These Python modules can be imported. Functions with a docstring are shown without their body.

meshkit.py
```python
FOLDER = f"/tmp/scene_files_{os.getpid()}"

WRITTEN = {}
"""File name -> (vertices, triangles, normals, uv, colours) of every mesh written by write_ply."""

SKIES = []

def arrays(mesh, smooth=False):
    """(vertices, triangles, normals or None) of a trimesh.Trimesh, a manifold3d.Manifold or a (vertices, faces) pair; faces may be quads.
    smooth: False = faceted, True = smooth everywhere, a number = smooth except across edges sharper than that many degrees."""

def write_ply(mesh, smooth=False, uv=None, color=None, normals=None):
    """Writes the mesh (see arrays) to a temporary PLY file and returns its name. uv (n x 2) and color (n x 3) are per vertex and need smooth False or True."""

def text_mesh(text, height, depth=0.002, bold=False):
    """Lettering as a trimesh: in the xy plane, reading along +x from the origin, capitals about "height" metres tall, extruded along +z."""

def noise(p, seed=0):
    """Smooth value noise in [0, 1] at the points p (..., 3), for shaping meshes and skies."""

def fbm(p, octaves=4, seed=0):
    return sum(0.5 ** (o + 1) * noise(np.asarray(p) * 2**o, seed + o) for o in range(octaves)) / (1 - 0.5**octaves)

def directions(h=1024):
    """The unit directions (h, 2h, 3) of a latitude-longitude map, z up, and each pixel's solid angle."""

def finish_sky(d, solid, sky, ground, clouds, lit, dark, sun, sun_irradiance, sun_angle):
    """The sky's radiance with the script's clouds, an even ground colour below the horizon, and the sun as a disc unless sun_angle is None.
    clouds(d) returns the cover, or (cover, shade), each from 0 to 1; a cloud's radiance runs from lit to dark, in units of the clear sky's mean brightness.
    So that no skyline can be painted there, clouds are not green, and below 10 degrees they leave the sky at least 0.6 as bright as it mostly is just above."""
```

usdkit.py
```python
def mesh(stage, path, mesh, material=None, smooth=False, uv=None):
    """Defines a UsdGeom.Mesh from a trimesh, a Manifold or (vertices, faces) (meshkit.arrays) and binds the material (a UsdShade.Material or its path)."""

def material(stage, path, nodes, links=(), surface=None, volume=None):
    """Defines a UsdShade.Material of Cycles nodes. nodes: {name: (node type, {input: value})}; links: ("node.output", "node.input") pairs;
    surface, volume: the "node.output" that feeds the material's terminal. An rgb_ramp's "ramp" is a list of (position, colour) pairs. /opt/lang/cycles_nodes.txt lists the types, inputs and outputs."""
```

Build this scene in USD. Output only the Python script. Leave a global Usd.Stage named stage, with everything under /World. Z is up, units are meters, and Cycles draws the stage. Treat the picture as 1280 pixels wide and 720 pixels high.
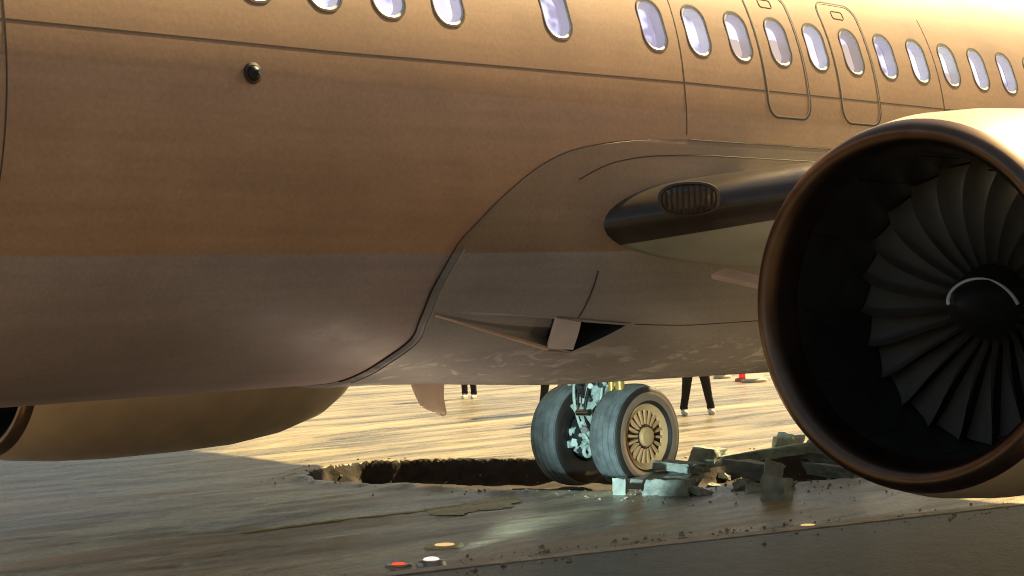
import math, random
import numpy as np, trimesh, manifold3d, usdkit
from meshkit import noise, fbm
from pxr import Usd, UsdGeom, UsdLux, UsdShade, Gf, Sdf, Vt
from shapely.geometry import Polygon
import shapely

random.seed(7); RNG = np.random.default_rng(11)
stage = Usd.Stage.CreateInMemory()
UsdGeom.SetStageUpAxis(stage, UsdGeom.Tokens.z); UsdGeom.SetStageMetersPerUnit(stage, 1.0)
world = UsdGeom.Xform.Define(stage, '/World'); stage.SetDefaultPrim(world.GetPrim())
UsdGeom.Scope.Define(stage, '/World/Looks')
K = '/World/Looks/'

# ---------------------------------------------------------------- camera
CAM = (0.0, -9.835, 1.818); YAW, PITCH, ROLL = 0.797960, 0.010086, -0.036152
EXPOSURE = 1.5
f_ = np.array([math.sin(YAW)*math.cos(PITCH), math.cos(YAW)*math.cos(PITCH), math.sin(PITCH)])
r_ = np.array([math.cos(YAW), -math.sin(YAW), 0.0]); u_ = np.cross(r_, f_)
r2 = r_*math.cos(ROLL) + u_*math.sin(ROLL); u2 = u_*math.cos(ROLL) - r_*math.sin(ROLL)
cam = UsdGeom.Camera.Define(stage, '/World/camera')
cam.AddTransformOp().Set(Gf.Matrix4d(*r2, 0, *u2, 0, *(-f_), 0, *CAM, 1))
cam.CreateHorizontalApertureAttr(36.0); cam.CreateVerticalApertureAttr(20.25)
cam.CreateFocalLengthAttr(36.0*2215.2/1280); cam.CreateClippingRangeAttr(Gf.Vec2f(0.05, 5000))
cam.CreateExposureAttr(EXPOSURE)

# ---------------------------------------------------------------- sky and sun (warm apron light from high over the tail)
SUN = np.array([0.74, -0.012, 0.67]); SUN /= np.linalg.norm(SUN)
SUN_STRENGTH, SKY_STRENGTH = 1.0, 0.038
sky = usdkit.material(stage, K+'sky_look', {
    's': ('sky_texture', {'sky_type': 'single_scattering', 'sun_disc': False, 'sun_elevation': math.asin(SUN[2]),
                          'sun_rotation': math.atan2(SUN[0], SUN[1]), 'air_density': 1.0, 'aerosol_density': 2.0}),
    'h': ('mix_color', {'blend_type': 'multiply', 'fac': 1.0, 'b': (1.0, .88, .70)}), 'b': ('background_shader', {'strength': SKY_STRENGTH})}, [('s.color', 'h.a'), ('h.result', 'b.color')], surface='b.background')
dome = UsdLux.DomeLight.Define(stage, '/World/sky')
UsdShade.MaterialBindingAPI.Apply(dome.GetPrim()).Bind(sky)
sun = UsdLux.DistantLight.Define(stage, '/World/sun')
sun.CreateIntensityAttr(SUN_STRENGTH); sun.CreateAngleAttr(1.5); sun.CreateNormalizeAttr(True); sun.CreateColorAttr(Gf.Vec3f(1.0, 0.76, 0.38))
zx = SUN; xx = np.cross([0, 0, 1.0], zx); xx /= np.linalg.norm(xx); yx = np.cross(zx, xx)
sun.AddTransformOp().Set(Gf.Matrix4d(*xx, 0, *yx, 0, *zx, 0, 0, 0, 30, 1))

# ---------------------------------------------------------------- helpers
used = {}
def numbered(path):
    n = used.get(path, 0); used[path] = n+1
    return path if n == 0 else f'{path}_{n:03d}'
def tag(p, label=None, cat=None, group=None, kind=None):
    p = p.GetPrim() if hasattr(p, 'GetPrim') else p
    for k, v in (('label', label), ('category', cat), ('group', group), ('kind', kind)):
        if v: p.SetCustomDataByKey(k, v)
    return p
def thing(name, label, cat, loc=(0, 0, 0), rz=0, group=None):
    x = UsdGeom.Xform.Define(stage, numbered('/World/'+name)); x.AddTranslateOp().Set(Gf.Vec3d(*map(float, loc))); x.AddRotateZOp().Set(math.degrees(rz))
    return tag(x, label, cat, group)
def holder(name, parent):
    return UsdGeom.Xform.Define(stage, numbered(f'{parent.GetPath()}/{name}')).GetPrim()
def obj(name, mesh, mat, parent=None, smooth=30):
    path = numbered((str(parent.GetPath()) if parent else '/World')+'/'+name)
    return usdkit.mesh(stage, path, mesh, M[mat], smooth).GetPrim()
def obj_n(name, v, f, n, mat, parent):
    """a triangle mesh with its own vertex normals"""
    path = numbered((str(parent.GetPath()) if parent else '/World')+'/'+name)
    m = UsdGeom.Mesh.Define(stage, path)
    m.CreatePointsAttr(Vt.Vec3fArray.FromNumpy(np.asarray(v, np.float32))); m.CreateFaceVertexCountsAttr(Vt.IntArray.FromNumpy(np.full(len(f), 3, np.int32)))
    m.CreateFaceVertexIndicesAttr(Vt.IntArray.FromNumpy(np.asarray(f, np.int32).ravel())); m.CreateSubdivisionSchemeAttr('none')
    m.CreateNormalsAttr(Vt.Vec3fArray.FromNumpy(np.asarray(n, np.float32))); m.SetNormalsInterpolation('vertex')
    UsdShade.MaterialBindingAPI.Apply(m.GetPrim()).Bind(M[mat]); return m.GetPrim()
def cat(*ms): return trimesh.util.concatenate(ms)
def box(sx, sy, sz, at=(0, 0, 0), R=None):
    b = trimesh.creation.box((sx, sy, sz))
    if R is not None: b.apply_transform(R)
    b.apply_translation(at); return b
def rot(a, ax): return trimesh.transformations.rotation_matrix(a, ax)
def tube(pts, r, n=10):
    pts = np.asarray(pts, float); r = np.broadcast_to(r, len(pts)); out = []
    t = np.gradient(pts, axis=0); t /= np.linalg.norm(t, axis=1, keepdims=True)
    a = np.array([0, 0, 1.0]) if abs(t[0][2]) < .9 else np.array([1.0, 0, 0])
    V = []
    for p, d, q in zip(pts, t, r):
        s = np.cross(d, a); s /= np.linalg.norm(s); a = np.cross(s, d)
        g = np.linspace(0, 2*np.pi, n, endpoint=False)
        V.append(p + q*(np.cos(g)[:, None]*s + np.sin(g)[:, None]*a))
    V = np.vstack(V); F = []
    for i in range(len(pts)-1):
        for j in range(n):
            k = (j+1) % n; F += [[i*n+j, (i+1)*n+j, (i+1)*n+k], [i*n+j, (i+1)*n+k, i*n+k]]
    c0, c1 = len(V), len(V)+1; V = np.vstack([V, pts[0], pts[-1]]); e = (len(pts)-1)*n
    for j in range(n): F += [[c0, j, (j+1) % n], [c1, e+(j+1) % n, e+j]]
    m = trimesh.Trimesh(V, np.array(F)[:, ::-1], process=False)
    if m.volume < 0: m.invert()
    return m
def lathe_y(prof, n=64, at=(0, 0, 0)):
    """profile of (radius, y) turned about the y axis"""
    prof = np.asarray(prof, float); g = np.linspace(0, 2*np.pi, n, endpoint=False)
    V = np.stack([prof[:, None, 0]*np.cos(g), np.repeat(prof[:, None, 1], n, 1), prof[:, None, 0]*np.sin(g)], -1).reshape(-1, 3)
    m = trimesh.Trimesh(V + np.asarray(at), grid_faces(len(prof), n, wrap=True), process=False); return m
def lathe_x(prof, n=72, at=(0, 0, 0)):
    m = lathe_y(prof, n); v = m.vertices.copy(); m.vertices = np.stack([v[:, 1], -v[:, 0], v[:, 2]], -1) + np.asarray(at); return m
def grid_faces(a, b, wrap=False, flip=False):
    i, j = np.meshgrid(np.arange(a-1), np.arange(b if wrap else b-1), indexing='ij'); k = (j+1) % b
    p, q, s, t = i*b+j, (i+1)*b+j, (i+1)*b+k, i*b+k
    f = np.concatenate([np.stack([p, q, s], -1).reshape(-1, 3), np.stack([p, s, t], -1).reshape(-1, 3)])
    return f[:, ::-1] if flip else f
def lerp(a, b, t): return a+(b-a)*t
def sstep(x, a, b):
    t = np.clip((np.asarray(x, float)-a)/(b-a), 0, 1); return t*t*(3-2*t)

# ---------------------------------------------------------------- materials
M = {}
def plain(name, col, rough=.5, metal=0, var=.12, scale=6, bump=0, bscale=40, coat=0, spec=.5):
    c = np.array(col)
    nodes = {'g': ('texture_coordinate', {}), 'n': ('noise_texture', {'scale': scale, 'detail': 5}),
             'r': ('rgb_ramp', {'ramp': [(.3, tuple(c*(1-var))), (.7, tuple(np.minimum(c*(1+var), .95)))]}),
             'p': ('principled_bsdf', {'roughness': rough, 'metallic': metal, 'coat_weight': coat, 'specular_ior_level': spec})}
    links = [('g.object', 'n.vector'), ('n.fac', 'r.fac'), ('r.color', 'p.base_color')]
    if bump:
        nodes |= {'n2': ('noise_texture', {'scale': bscale, 'detail': 4}), 'b': ('bump', {'strength': bump, 'distance': .02})}
        links += [('g.object', 'n2.vector'), ('n2.fac', 'b.height'), ('b.normal', 'p.normal')]
    M[name] = usdkit.material(stage, K+name, nodes, links, surface='p.BSDF')
def emit(name, col, s):
    M[name] = usdkit.material(stage, K+name, {'e': ('emission', {'color': col, 'strength': s})}, surface='e.emission')

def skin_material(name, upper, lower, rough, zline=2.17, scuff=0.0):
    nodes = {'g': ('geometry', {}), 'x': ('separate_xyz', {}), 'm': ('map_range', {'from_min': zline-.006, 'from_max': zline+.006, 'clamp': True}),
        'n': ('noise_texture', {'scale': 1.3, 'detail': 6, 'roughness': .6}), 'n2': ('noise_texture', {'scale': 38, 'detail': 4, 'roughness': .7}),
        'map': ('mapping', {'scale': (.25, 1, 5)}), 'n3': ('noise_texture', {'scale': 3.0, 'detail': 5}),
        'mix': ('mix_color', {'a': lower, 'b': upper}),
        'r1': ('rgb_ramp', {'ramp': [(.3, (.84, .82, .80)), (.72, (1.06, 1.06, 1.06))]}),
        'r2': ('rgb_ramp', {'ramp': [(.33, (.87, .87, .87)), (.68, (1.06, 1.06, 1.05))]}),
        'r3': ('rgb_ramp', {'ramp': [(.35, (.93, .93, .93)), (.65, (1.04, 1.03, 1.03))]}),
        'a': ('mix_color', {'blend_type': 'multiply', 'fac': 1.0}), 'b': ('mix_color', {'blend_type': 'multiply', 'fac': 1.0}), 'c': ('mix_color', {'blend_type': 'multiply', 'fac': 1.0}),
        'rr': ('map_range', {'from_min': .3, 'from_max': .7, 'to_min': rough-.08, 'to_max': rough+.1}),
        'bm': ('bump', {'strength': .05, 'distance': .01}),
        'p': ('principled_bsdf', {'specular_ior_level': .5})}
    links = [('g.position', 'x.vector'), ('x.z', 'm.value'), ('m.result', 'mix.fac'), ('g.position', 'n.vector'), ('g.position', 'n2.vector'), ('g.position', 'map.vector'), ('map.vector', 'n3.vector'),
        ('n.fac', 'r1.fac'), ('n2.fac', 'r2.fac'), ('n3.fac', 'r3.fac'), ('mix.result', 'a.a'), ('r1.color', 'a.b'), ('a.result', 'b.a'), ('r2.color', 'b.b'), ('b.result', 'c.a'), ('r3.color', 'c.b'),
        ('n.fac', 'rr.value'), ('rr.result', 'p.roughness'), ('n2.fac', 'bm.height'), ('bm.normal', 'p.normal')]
    out = 'c.result'
    if scuff:   # pale scuffs and dried splashes low on the belly
        nodes |= {'mp2': ('mapping', {'scale': (1.6, 2, 5)}), 'n4': ('noise_texture', {'scale': 1.9, 'detail': 7, 'roughness': .62, 'distortion': 1.2}),
            's4': ('rgb_ramp', {'ramp': [(.55, (0, 0, 0)), (.62, (1, 1, 1))]}), 'lo': ('map_range', {'from_min': 1.56, 'from_max': 1.40, 'clamp': True}),
            'mu': ('math', {'math_type': 'multiply'}), 'mu2': ('math', {'math_type': 'multiply', 'value2': scuff}), 'd': ('mix_color', {'b': (.66, .66, .63)})}
        links += [('g.position', 'mp2.vector'), ('mp2.vector', 'n4.vector'), ('n4.fac', 's4.fac'), ('x.z', 'lo.value'), ('s4.color', 'mu.value1'), ('lo.result', 'mu.value2'), ('mu.value', 'mu2.value1'),
            ('mu2.value', 'd.fac'), ('c.result', 'd.a')]
        out = 'd.result'
    links.append((out, 'p.base_color'))
    M[name] = usdkit.material(stage, K+name, nodes, links, surface='p.BSDF')
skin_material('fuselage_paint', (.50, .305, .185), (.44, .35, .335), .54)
skin_material('fairing_paint', (.34, .24, .16), (.385, .37, .365), .54, scuff=.7)
plain('nacelle_paint', (.72, .57, .42), .38, var=.1, scale=3)
plain('wing_grey', (.34, .36, .28), .5, var=.15, scale=2.5)
plain('dark_leading_edge', (.055, .045, .035), .26, var=.2, scale=3, spec=.7)
plain('bare_metal', (.42, .40, .37), .3, metal=1, var=.15, scale=8)
plain('lip_metal', (.20, .13, .09), .34, metal=1, var=.15, scale=6)
plain('dark_metal', (.05, .048, .045), .45, metal=.6, var=.2)
plain('fan_blade', (.36, .33, .30), .35, metal=.8, var=.1)
plain('white_trim', (.85, .84, .84), .4, var=.03)
plain('seam_dark', (.075, .055, .04), .7, var=.1)
plain('seam_lip', (.46, .40, .36), .5, var=.08)
plain('lit_edge_tan', (.72, .52, .38), .5)  # pale tan carries the light caught along thin edges
plain('door_grey', (.62, .58, .57), .5, var=.06)
plain('lamp_lens', (.10, .07, .05), .2, var=.25, scale=14, spec=.8)
plain('lens_rib', (.035, .024, .017), .4, var=.1)
plain('tread_cool_cast', (.22, .26, .275), .62, var=.28, scale=9, bump=.25, bscale=60)  # cool lamp cast is put into the tread colour
plain('tyre_groove', (.03, .035, .035), .8, var=.1)
plain('sidewall_warm_cast', (.36, .25, .18), .6, var=.15, scale=5, bump=.1)  # warm light on the sidewall is put into this colour
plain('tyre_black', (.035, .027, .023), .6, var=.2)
plain('rim_warm_cast', (.95, .56, .28), .42, var=.08, scale=9)  # orange light falling on rim and hub is part of this tone
plain('hub_dark', (.06, .03, .02), .5, var=.1)
plain('gear_paint', (.66, .80, .76), .4, var=.18, scale=14)
plain('gear_dark', (.04, .05, .06), .5, var=.3)
plain('hose_black', (.02, .022, .025), .5)
plain('brass', (.75, .50, .14), .4, metal=.4)
plain('trousers_black', (.018, .014, .016), .9, bump=.2, bscale=18)
plain('jacket_navy', (.02, .025, .04), .85, bump=.2, bscale=14)
plain('shirt_white', (.7, .7, .68), .8)
plain('shoe_white', (.80, .76, .70), .6, var=.06)
plain('skin', (.5, .33, .24), .55, var=.06)
plain('hair', (.015, .012, .01), .6)
plain('eye', (.05, .04, .035), .3)
plain('vest_yellow', (.75, .55, .08), .7)
plain('cone_orange', (.75, .22, .05), .5); plain('cone_yellow', (.85, .62, .2), .5)
plain('lamp_body', (.6, .55, .4), .5)
emit('lamp_white', (1, .93, .85), .36); emit('lamp_red', (1.0, .05, .04), .33); emit('lamp_yellow', (1, .78, .42), .42); emit('inset_red', (1.0, .09, .04), .5); emit('inset_warm', (1, .66, .30), .33)

# cabin seen through the windows: lavender to bluish white, with darker seat backs
M['cabin_light'] = usdkit.material(stage, K+'cabin_light', {
    'g': ('geometry', {}), 'n': ('noise_texture', {'scale': 5.5, 'detail': 2, 'roughness': .5}),
    'r': ('rgb_ramp', {'ramp': [(.36, (.34, .29, .42)), (.44, (.62, .62, .84)), (.51, (.78, .66, .80)), (.58, (.90, .91, 1.0))]}),
    'e': ('emission', {'strength': .56})}, [('g.position', 'n.vector'), ('n.fac', 'r.fac'), ('r.color', 'e.color')], surface='e.emission')
M['cabin_shade'] = usdkit.material(stage, K+'cabin_shade', {'e': ('emission', {'color': (.86, .66, .58), 'strength': .33})}, surface='e.emission')
M['window_glass'] = usdkit.material(stage, K+'window_glass', {'f': ('fresnel', {'IOR': 1.45}), 't': ('transparent_bsdf', {'color': (.97, .97, .98)}), 'g': ('glossy_bsdf', {'roughness': .05, 'color': (.9, .9, .9)}), 'm': ('mix_closure', {})},
    [('f.fac', 'm.fac'), ('t.BSDF', 'm.closure1'), ('g.BSDF', 'm.closure2')], surface='m.closure')

# pavement: scraped and muddy concrete, streaks along the taxi direction
def pavement(name, dark, mid, light, rough0, rough1):
    M[name] = usdkit.material(stage, K+name, {
        'g': ('geometry', {}), 'map': ('mapping', {'rotation': (0, 0, math.radians(14)), 'scale': (.26, 1.35, 1)}), 'n': ('noise_texture', {'scale': 1.0, 'detail': 8, 'roughness': .66, 'distortion': 1.1}),
        'map2': ('mapping', {'rotation': (0, 0, math.radians(12)), 'scale': (.5, 6, 1)}), 'n2': ('noise_texture', {'scale': 1.1, 'detail': 5, 'roughness': .6, 'distortion': .3}),
        'n3': ('noise_texture', {'scale': 22, 'detail': 8, 'roughness': .82}), 'n5': ('noise_texture', {'scale': .12, 'detail': 3}),
        'm0': ('mix_float', {'fac': .26}), 'm1': ('mix_float', {'fac': .36}),
        'r': ('rgb_ramp', {'ramp': [(.40, dark), (.49, mid), (.60, light)]}),
        'r5': ('rgb_ramp', {'ramp': [(.3, (.8, .8, .8)), (.7, (1.12, 1.1, 1.05))]}), 'mm': ('mix_color', {'blend_type': 'multiply', 'fac': 1.0}),
        'rr': ('map_range', {'from_min': .38, 'from_max': .6, 'to_min': rough0, 'to_max': rough1, 'clamp': True}),
        'b': ('bump', {'strength': .5, 'distance': .02}), 'b2': ('bump', {'strength': .75, 'distance': .012}), 'p': ('principled_bsdf', {'specular_ior_level': .5})},
        [('g.position', 'map.vector'), ('map.vector', 'n.vector'), ('g.position', 'map2.vector'), ('map2.vector', 'n2.vector'), ('g.position', 'n3.vector'), ('g.position', 'n5.vector'),
         ('n.fac', 'm0.a'), ('n2.fac', 'm0.b'), ('m0.result', 'm1.a'), ('n3.fac', 'm1.b'), ('m1.result', 'r.fac'), ('n5.fac', 'r5.fac'), ('r.color', 'mm.a'), ('r5.color', 'mm.b'), ('mm.result', 'p.base_color'),
         ('n.fac', 'rr.value'), ('rr.result', 'p.roughness'), ('m0.result', 'b.height'), ('n3.fac', 'b2.height'), ('b.normal', 'b2.normal'), ('b2.normal', 'p.normal')], surface='p.BSDF')
pavement('taxiway_surface', (.065, .062, .043), (.37, .325, .23), (.68, .585, .41), .12, .40)
plain('edging_pale', (.62, .54, .42), .5, var=.3, scale=5)
plain('asphalt', (.088, .079, .063), .36, var=.4, scale=5, bump=.7, bscale=45)
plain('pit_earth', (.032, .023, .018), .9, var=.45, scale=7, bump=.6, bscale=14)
plain('broken_concrete', (.35, .40, .365), .85, var=.35, scale=7, bump=.9, bscale=24)
plain('concrete_grey', (.36, .38, .35), .88, var=.25, scale=6, bump=.5, bscale=24)
plain('stone', (.45, .42, .35), .9, var=.3, scale=9)
plain('worn_yellow', (.66, .58, .16), .6, var=.3, scale=18)
plain('pale_yellow', (.80, .70, .42), .5, var=.25, scale=14)

# ---------------------------------------------------------------- ground
EDGE_P, EDGE_A = np.array([9.05, -.92]), math.radians(-18)     # where the concrete ends and the dark asphalt shoulder begins
EDGE_D = np.array([math.cos(EDGE_A), math.sin(EDGE_A)]); EDGE_N = np.array([math.sin(EDGE_A), -math.cos(EDGE_A)])
PIT = Polygon([(12.3, 5.1), (12.2, 3.8), (12.4, 2.4), (12.72, 1.2), (12.95, .75), (13.5, .42), (13.9, .2), (14.9, -.35), (16.2, .1), (17, 1.3), (16.6, 2.4), (15.55, 2.75), (15.35, 3.6), (15.05, 4.7), (14.35, 6.1), (13.3, 6.5), (12.6, 6.0)])
shapely.prepare(PIT)
def ground_h(x, y):
    x = np.asarray(x, float); y = np.asarray(y, float); sh = x.shape; x = x.ravel(); y = y.ravel()
    a = math.radians(-14); s = x*math.cos(a)+y*math.sin(a); t = -x*math.sin(a)+y*math.cos(a)
    fade = sstep(x, 4.0, 5.5)*(1-sstep(x, 20, 22.5))*sstep(y, -6.5, -5)*(1-sstep(y, 11, 13.5))
    h = .055*(fbm(np.stack([s*.22, t*1.5, 0*s], -1), 5, 3)-.5) + .022*(fbm(np.stack([s*1.2, t*5, 0*s], -1), 4, 9)-.5)
    h *= 1-sstep((x-EDGE_P[0])*EDGE_N[0]+(y-EDGE_P[1])*EDGE_N[1], -.9, 0)
    # low crumbled lip of dug-up material across the foreground
    c = t-(.9+.25*np.sin(s*.8)); band = np.exp(-(c/.35)**2)
    h += band*.02 + band*.035*(fbm(np.stack([x*7, y*7, 0*x], -1), 3, 21)-.5)
    h *= 1-sstep((x-EDGE_P[0])*EDGE_N[0]+(y-EDGE_P[1])*EDGE_N[1], -.25, 0)
    wob = .22*(fbm(np.stack([x*1.3, y*1.3, 0*x], -1), 4, 5)-.5)*2
    p = shapely.points(x, y); d = shapely.distance(p, PIT.exterior); d = np.where(shapely.contains(PIT, p), d, -d) + wob
    rim = np.exp(-((d+.05)/.16)**2)*.05*fbm(np.stack([x*4, y*4, 0*x], -1), 3, 31)
    k = sstep(d, 0, .18)
    floor = -.25 + .12*(fbm(np.stack([x*2.2, y*2.2, 0*x], -1), 4, 41)-.5)
    h = (h*(1-k) + floor*k + rim)*fade
    return h.reshape(sh), (k*fade).reshape(sh)
xs = np.arange(4.0, 22.51, .05); ys = np.arange(-6.5, 13.51, .05)
gx, gy = np.meshgrid(xs, ys, indexing='ij'); gh, gk = ground_h(gx, gy)
V = np.stack([gx, gy, gh], -1).reshape(-1, 3); F = grid_faces(len(xs), len(ys)); kf = gk.ravel()[F].mean(1) > .05
nrm = np.cross(np.gradient(V.reshape(len(xs), len(ys), 3), axis=0), np.gradient(V.reshape(len(xs), len(ys), 3), axis=1)).reshape(-1, 3); nrm /= np.linalg.norm(nrm, axis=1, keepdims=True)
def sub(Fs):
    u, inv = np.unique(Fs, return_inverse=True); return V[u], inv.reshape(-1, 3), nrm[u]
x0, x1, y0, y1, B = xs[0], xs[-1], ys[0], ys[-1], 1500.0
RV = np.array([(-B, -B, 0), (B, -B, 0), (B, B, 0), (-B, B, 0), (x0, y0, 0), (x1, y0, 0), (x1, y1, 0), (x0, y1, 0)], float)
RF = []
for a, b in ((0, 1), (1, 2), (2, 3), (3, 0)): RF += [[a, b, b+4], [a, b+4, a+4]]
v1, f1, n1 = sub(F[~kf]); gv = np.vstack([v1, RV]); gf = np.vstack([f1, np.array(RF)+len(v1)]); gn = np.vstack([n1, np.tile([0, 0, 1.0], (8, 1))])
tag(obj_n('taxiway', gv, gf, gn, 'taxiway_surface', None), 'scraped muddy taxiway concrete with long streaks under the aircraft', kind='structure')
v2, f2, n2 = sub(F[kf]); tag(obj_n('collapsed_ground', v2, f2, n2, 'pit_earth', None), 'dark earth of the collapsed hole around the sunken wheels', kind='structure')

def sheet(name, a, b, z0, z1, mat, label):
    q = [EDGE_P+EDGE_D*s_+EDGE_N*n_ for s_, n_ in ((-1500, a), (1500, a), (1500, b), (-1500, b))]
    m = trimesh.creation.extrude_polygon(Polygon(q), z1-z0); m.apply_translation((0, 0, z0)); tag(obj(name, m, mat, None, smooth=False), label, kind='structure')
sheet('asphalt_shoulder', .17, 1400, -.05, .010, 'asphalt', 'smooth dark asphalt shoulder nearest the viewer')
sheet('concrete_edging', 0, .167, -.05, .016, 'edging_pale', 'narrow pale concrete edging between streaked taxiway and asphalt')
# worn taxi line and painted glints, thin sheets draped on the ground
def decal(pts2, name, mat, label, catg, lift=.006, step=.06, raggy=.05, seed=1, parent=None):
    poly = Polygon(pts2); mnx, mny, mxx, mxy = poly.bounds
    ax = np.arange(mnx, mxx+step, step); ay = np.arange(mny, mxy+step, step); X, Y = np.meshgrid(ax, ay, indexing='ij')
    p = shapely.points(X.ravel(), Y.ravel()); d = shapely.distance(p, poly.exterior); d = np.where(shapely.contains(poly, p), d, -d).reshape(X.shape)
    d = d + raggy*(fbm(np.stack([X*6, Y*6, 0*X], -1), 4, seed)-.55)*2
    h, _ = ground_h(X, Y); VV = np.stack([X, Y, h+lift], -1).reshape(-1, 3); FF = grid_faces(*X.shape); FF = FF[d.ravel()[FF].min(1) > 0]
    cc = trimesh.graph.connected_components(trimesh.graph.face_adjacency(FF), nodes=np.arange(len(FF))); FF = FF[max(cc, key=len)]
    u, inv = np.unique(FF, return_inverse=True)
    o = obj(name, trimesh.Trimesh(VV[u], inv.reshape(-1, 3), process=False), mat, parent, smooth=True)
    return tag(o, label, catg)
# ---------------------------------------------------------------- unseen building shape added behind the viewpoint to block low sky light
def sky_blocker():
    t = thing('unseen_sky_blocker', 'long dark building shape added out of view to block low sky light', 'building', (10, -34, 0))
    prof = [(-75, 9), (-62, 9), (-60, 13), (-38, 13), (-36, 10), (-14, 10), (-12, 14.5), (6, 14.5), (9, 11), (30, 11), (32, 15), (52, 15), (54, 10), (75, 10)]
    b = trimesh.creation.extrude_polygon(Polygon([(-75, 0)]+prof+[(75, 0)]), 14); b.vertices = np.stack([b.vertices[:, 0], b.vertices[:, 2]-14, b.vertices[:, 1]], -1); b.invert()
    obj('wall', b, 'blocker_wall', t, smooth=False)
    for k in range(24): obj('window', box(4.2, .12, 2.2, at=(-70+6*k, .08, 5.2)), 'blocker_glass', t, smooth=False)
    obj('canopy', box(148, 3, .4, at=(0, 1.52, 3.4)), 'blocker_wall', t, smooth=False)
plain('blocker_wall', (.10, .09, .08), .8); plain('blocker_glass', (.02, .022, .025), .1)
sky_blocker()
# ---------------------------------------------------------------- aircraft
plane = thing('airliner', 'parked twin-engine airliner with tan upper body, grey belly and lit cabin windows', 'airliner')
A_, ZC, BU, BL = 1.88, 3.16, 2.05, 1.85
def taper(X):
    X = np.asarray(X, float)
    return np.sqrt(np.clip(1-np.clip((1.5-X)/6.6, 0, 1)**2, 0, 1)), np.clip(1-np.clip((X-20.5)/14, 0, 1)**1.6*.93, .02, 1)
def fus(X, phi):
    """point and normal on the fuselage; phi from the port horizontal upwards"""
    X, phi = np.broadcast_arrays(np.asarray(X, float), np.asarray(phi, float))
    a, b = taper(X); k = np.maximum(a*b, .03); B = np.where(np.sin(phi) < 0, BL, BU)
    zc = ZC - .75*(1-a) + .9*(1-b)
    P = np.stack([X, -A_*k*np.cos(phi), zc+B*k*np.sin(phi)], -1)
    n = np.stack([0*X, -np.cos(phi)/A_, np.sin(phi)/B], -1); return P, n/np.linalg.norm(n, axis=-1, keepdims=True)
# outer and inner skins of the shell as one closed solid, the cabin windows cut out of it
xs_f = np.unique(np.concatenate([np.linspace(-5.05, 1.5, 24), np.arange(1.5, 20.5, .22), np.linspace(20.5, 34, 30)]))
ph = np.radians(np.linspace(-180, 180, 145)[:-1])
Xg, Pg = np.meshgrid(xs_f, ph, indexing='ij')
Po, No = fus(Xg, Pg); Pi = Po.copy(); c = np.stack([Xg, 0*Xg, np.broadcast_to((fus(Xg, Pg)[0][..., 2].mean(1))[:, None], Xg.shape)], -1); Pi = c+(Po-c)*(1-.07/np.maximum(np.linalg.norm(Po-c, axis=-1, keepdims=True), .08))
no_, nph = Xg.shape
Vs = np.vstack([Po.reshape(-1, 3), Pi.reshape(-1, 3)]); Fo = grid_faces(no_, nph, wrap=True, flip=True); Fi = grid_faces(no_, nph, wrap=True)+no_*nph
cap = []
for row, fl in ((0, 0), (no_-1, 1)):
    for j in range(nph):
        a, b = row*nph+j, row*nph+(j+1) % nph; q = [[a, b, b+no_*nph], [a, b+no_*nph, a+no_*nph]]
        cap += [t[::-1] for t in q] if fl else q
shell = trimesh.Trimesh(Vs, np.vstack([Fo, Fi, np.array(cap)]), process=False)
def to_man(m):
    if not m.is_winding_consistent: trimesh.repair.fix_normals(m)
    return manifold3d.Manifold(manifold3d.Mesh(np.asarray(m.vertices, np.float32), np.asarray(m.faces, np.uint32)))
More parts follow.
